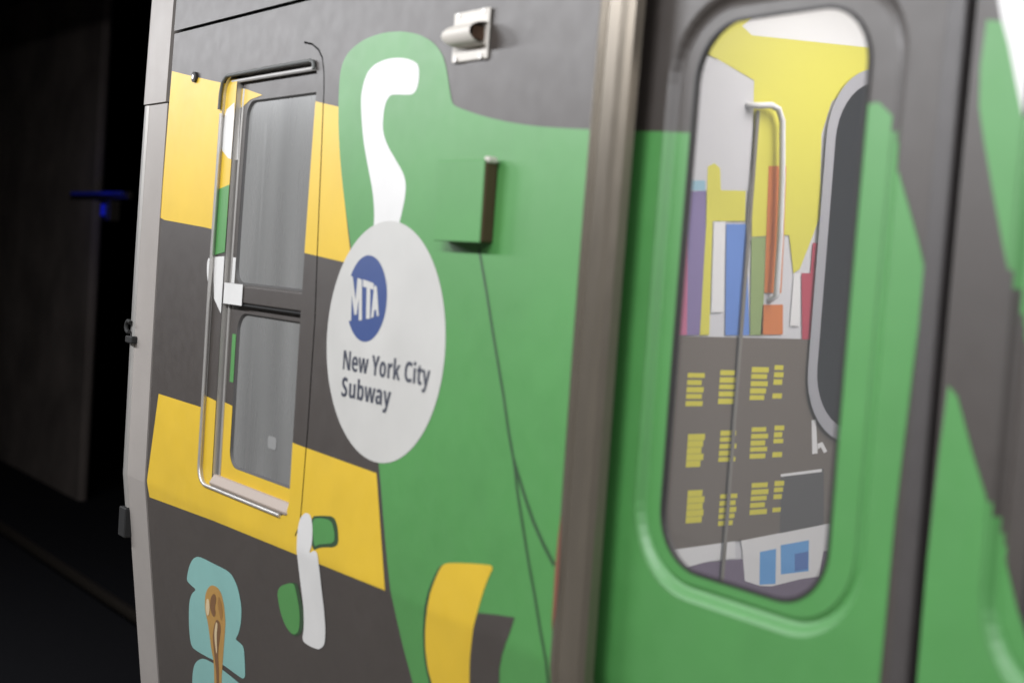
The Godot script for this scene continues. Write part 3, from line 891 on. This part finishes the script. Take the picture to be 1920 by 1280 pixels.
# outlines in (z, y) laid on the bulkhead, which faces +x
func bulkhead_sheet(polys: Array, x: float, holes := []) -> ArrayMesh:
	var st := begin()
	for poly: PackedVector2Array in polys:
		var pieces := [poly]
		if holes.size():
			pieces = []
			var y := 0.0
			while y < 2.4:
				for s: PackedVector2Array in Geometry2D.intersect_polygons(poly, rect(-5, y, 5, y + 0.05)):
					var left := [s]
					for hole: PackedVector2Array in holes:
						var next := []
						for q: PackedVector2Array in left:
							next.append_array(Geometry2D.clip_polygons(q, hole))
						left = next
					pieces.append_array(left)
				y += 0.05
		for piece: PackedVector2Array in pieces:
			var index := Geometry2D.triangulate_polygon(piece)
			for t in range(0, index.size(), 3):
				var v := []
				for k in 3:
					v.append(Vector3(x, piece[index[t + k]].y, piece[index[t + k]].x))
				tri(st, v[0], v[1], v[2], Vector3.RIGHT, Vector3.RIGHT, Vector3.RIGHT)
	return st.commit()


# ---------------------------------------------------------------- station and tunnel
func build_station() -> void:
	var o := block("platform", Vector3(34.0, 0.3, 4.6), Vector3(-8.0, -0.30, 2.42), paint.concrete, self, 0.01)
	describe(o, "grey concrete platform slab beside the train", "platform", "", "structure")
	o = block("station_ceiling", Vector3(34.0, 0.2, 5.0), Vector3(-8.0, 3.25, 2.3), paint.ceiling, self, 0.01)
	describe(o, "pale ceiling over the platform", "ceiling", "", "structure")
	o = block("track_bed", Vector3(60.0, 0.3, 5.6), Vector3(-20.0, -1.36, -2.7), paint.soot, self, 0.01)
	describe(o, "black dirty track bed ahead of the train", "track bed", "", "structure")
	o = block("tunnel_wall", Vector3(26.0, 6.0, 0.1), Vector3(-27.1, 1.6, -3.45), paint.wall_brown, self, 0.03)
	describe(o, "dim brown concrete tunnel wall in the distance", "wall", "", "structure")
	o = block("tunnel_wall", Vector3(20.0, 6.0, 0.4), Vector3(-4.0, 1.6, -5.4), paint.grime, self, 0.01)
	describe(o, "black set-back tunnel wall behind the train", "wall", "", "structure")
	o = block("tunnel_end", Vector3(0.4, 7.0, 8.0), Vector3(-40.0, 1.6, -2.0), paint.grime, self, 0.01)
	describe(o, "black end of the tunnel far ahead", "wall", "", "structure")
	o = block("tunnel_roof", Vector3(60.0, 0.3, 5.6), Vector3(-20.0, 4.4, -2.9), paint.grime, self, 0.01)
	describe(o, "black tunnel roof above the tracks", "roof", "", "structure")
	for z in [-0.75, -2.19]:
		var path := PackedVector3Array([Vector3(-39, -1.12, z), Vector3(3, -1.12, z)])
		o = part(tube(path, 0.045, false, 8), "running_rail", paint.iron, self)
		describe(o, "rusty running rail nearer the platform" if z > -1 else "rusty running rail nearer the tunnel wall", "rail", "running rails of the track")
	o = block("platform_wall", Vector3(34.0, 3.4, 0.2), Vector3(-8.0, 1.45, 4.75), paint.tile, self, 0.01)
	describe(o, "pale wall along the back of the platform", "wall", "", "structure")
	for i in 4:
		var c: Node3D = add(Node3D.new(), "platform_column" if i == 0 else "platform_column_%03d" % i, self)
		c.position = Vector3(-6.4 - 2.6 * i, -0.15, 3.3)
		describe(c, "dark steel platform column, %s from the car's doors" % ["nearest", "second", "third", "farthest"][i], "column", "steel columns along the platform")
		block("column_shaft", Vector3(0.30, 3.28, 0.30), Vector3(0, 1.65, 0), paint.column, c, 0.02)
		block("column_foot", Vector3(0.42, 0.10, 0.42), Vector3(0, 0.05, 0), paint.column, c, 0.02)
	# blue marker light on the tunnel wall
	var b: Node3D = add(Node3D.new(), "blue_tunnel_light", self)
	b.position = Vector3(-13.6, 1.82, -3.37)
	describe(b, "dim blue marker light on a bracket in the dark tunnel", "light")
	block("bracket", Vector3(1.7, 0.07, 0.05), Vector3(-0.25, 0.13, 0.0), paint.iron, b)
	block("light_housing", Vector3(0.20, 0.20, 0.10), Vector3(0.1, -0.02, 0.0), paint.iron, b)
	var blue := surface(0.05, 0.07, 0.3, 0.3)
	blue.emission_enabled = true
	blue.emission = Color(0.03, 0.06, 1.0)
	blue.emission_energy_multiplier = 0.012
	block("light_lens", Vector3(0.12, 0.12, 0.03), Vector3(0.1, -0.02, 0.07), blue, b)
	var blue_bright: StandardMaterial3D = blue.duplicate()
	blue_bright.emission = Color(0.05, 0.12, 1.0)
	blue_bright.emission_energy_multiplier = 0.03
	block("reflection_strip", Vector3(1.5, 0.03, 0.02), Vector3(-0.25, 0.15, 0.04), blue_bright, b)  # glowing strip put in for the blue reflection on the beam
	var l := OmniLight3D.new()
	l.light_color = Color(0.1, 0.2, 1.0)
	l.light_energy = 0.02
	l.omni_range = 6.0
	l.omni_attenuation = 2.0
	l.light_size = 0.1
	l.shadow_enabled = true
	l.position = Vector3(0.1, -0.02, 0.2)
	b.add_child(l)


func build_lamps() -> void:
	var glow := surface(0.9, 0.9, 0.9, 0.4)
	glow.emission_enabled = true
	glow.emission = Color(0.98, 0.985, 1.0)
	glow.emission_energy_multiplier = 2.0
	var words := ["added right of the doors to brighten them", "nearest the doors", "beside the cab window", "just past the car end", "far along the platform"]
	for i in LAMPS.size():
		var at: Vector3 = LAMPS[i]
		var lamp: Node3D = add(Node3D.new(), "platform_light" if i == 0 else "platform_light_%03d" % i, self)
		lamp.position = at
		lamp.rotation.x = LAMP_TILT
		describe(lamp, "long fluorescent light under the platform ceiling, " + words[i], "light", "fluorescent lights over the platform")
		block("housing", Vector3(1.5, 0.07, 0.26), Vector3(0, 0.05, 0), paint.housing, lamp)
		block("hanger", Vector3(0.03, 0.40, 0.03), Vector3(-0.5, 0.27, 0), paint.housing, lamp)
		block("hanger", Vector3(0.03, 0.40, 0.03), Vector3(0.5, 0.27, 0), paint.housing, lamp)
		block("diffuser", Vector3(1.44, 0.03, 0.22), Vector3(0, 0.0, 0), glow, lamp)
		var area := AreaLight3D.new()
		area.area_size = Vector2(1.44, 0.22)
		area.light_color = Color(0.98, 0.985, 1.0)
		area.light_energy = LAMP_ENERGY
		area.shadow_enabled = true
		area.area_range = 30.0
		area.rotation = Vector3(-PI / 2, 0, 0)
		area.position = Vector3(0, -0.02, 0)
		lamp.add_child(area)


const LAMPS := [Vector3(0.8, 2.8, 1.9), Vector3(-1.3, 2.8, 1.9), Vector3(-3.6, 2.8, 1.9), Vector3(-6.0, 2.8, 1.9), Vector3(-8.4, 2.8, 1.9)]  # the first one is unseen, added to brighten the doors
const LAMP_TILT := 0.45
const LAMP_ENERGY := 5.8


func _ready() -> void:
	var camera := Camera3D.new()
	camera.name = "camera"
	camera.fov = 27.66
	camera.near = 0.05
	camera.far = 120.0
	camera.transform = Transform3D(Basis(Vector3(0.58396, 0.06775, -0.80895), Vector3(-0.08231, 0.99632, 0.02402), Vector3(0.80760, 0.05256, 0.58738)).orthonormalized(), Vector3(0, 1.5, 1.444))
	var lens := CameraAttributesPhysical.new()
	lens.frustum_focal_length = 48.745
	lens.frustum_focus_distance = 3.9
	lens.exposure_aperture = 2.3
	camera.attributes = lens
	add_child(camera)
	camera.make_current()
	var env := Environment.new()
	env.background_mode = Environment.BG_COLOR
	env.background_color = Color(0, 0, 0)
	env.tonemap_mode = Environment.TONE_MAPPER_LINEAR
	env.tonemap_exposure = 1.0
	env.sdfgi_enabled = true
	env.ssao_enabled = true
	env.ssil_enabled = true
	var we := WorldEnvironment.new()
	we.name = "environment"
	we.environment = env
	add_child(we)
	make_materials()
	paint.head = surface(0.5, 0.49, 0.47, 0.5)
	paint.frame_grey = surface(0.36, 0.36, 0.40, 0.5)
	paint.scuff = surface(0.22, 0.085, 0.055, 0.6)
	paint.gasket = surface(0.07, 0.068, 0.066, 0.6)
	paint.seal = surface(0.12, 0.125, 0.12, 0.5)
	paint.pale_patch = surface(0.27, 0.27, 0.265, 0.5)
	paint.rubber2 = vinyl(0.045, 0.038, 0.037)
	paint.panel2 = surface(0.60, 0.60, 0.64, 0.4)
	build_lamps()
	build_station()
	car = Node3D.new()
	car.name = "subway_car"
	add_child(car)
	describe(car, "subway car with a charcoal, yellow and green printed wrap at the platform", "subway car")
	build_side()
	build_post()
	build_cab_window()
	build_doors()
	build_inside()
	build_fittings()
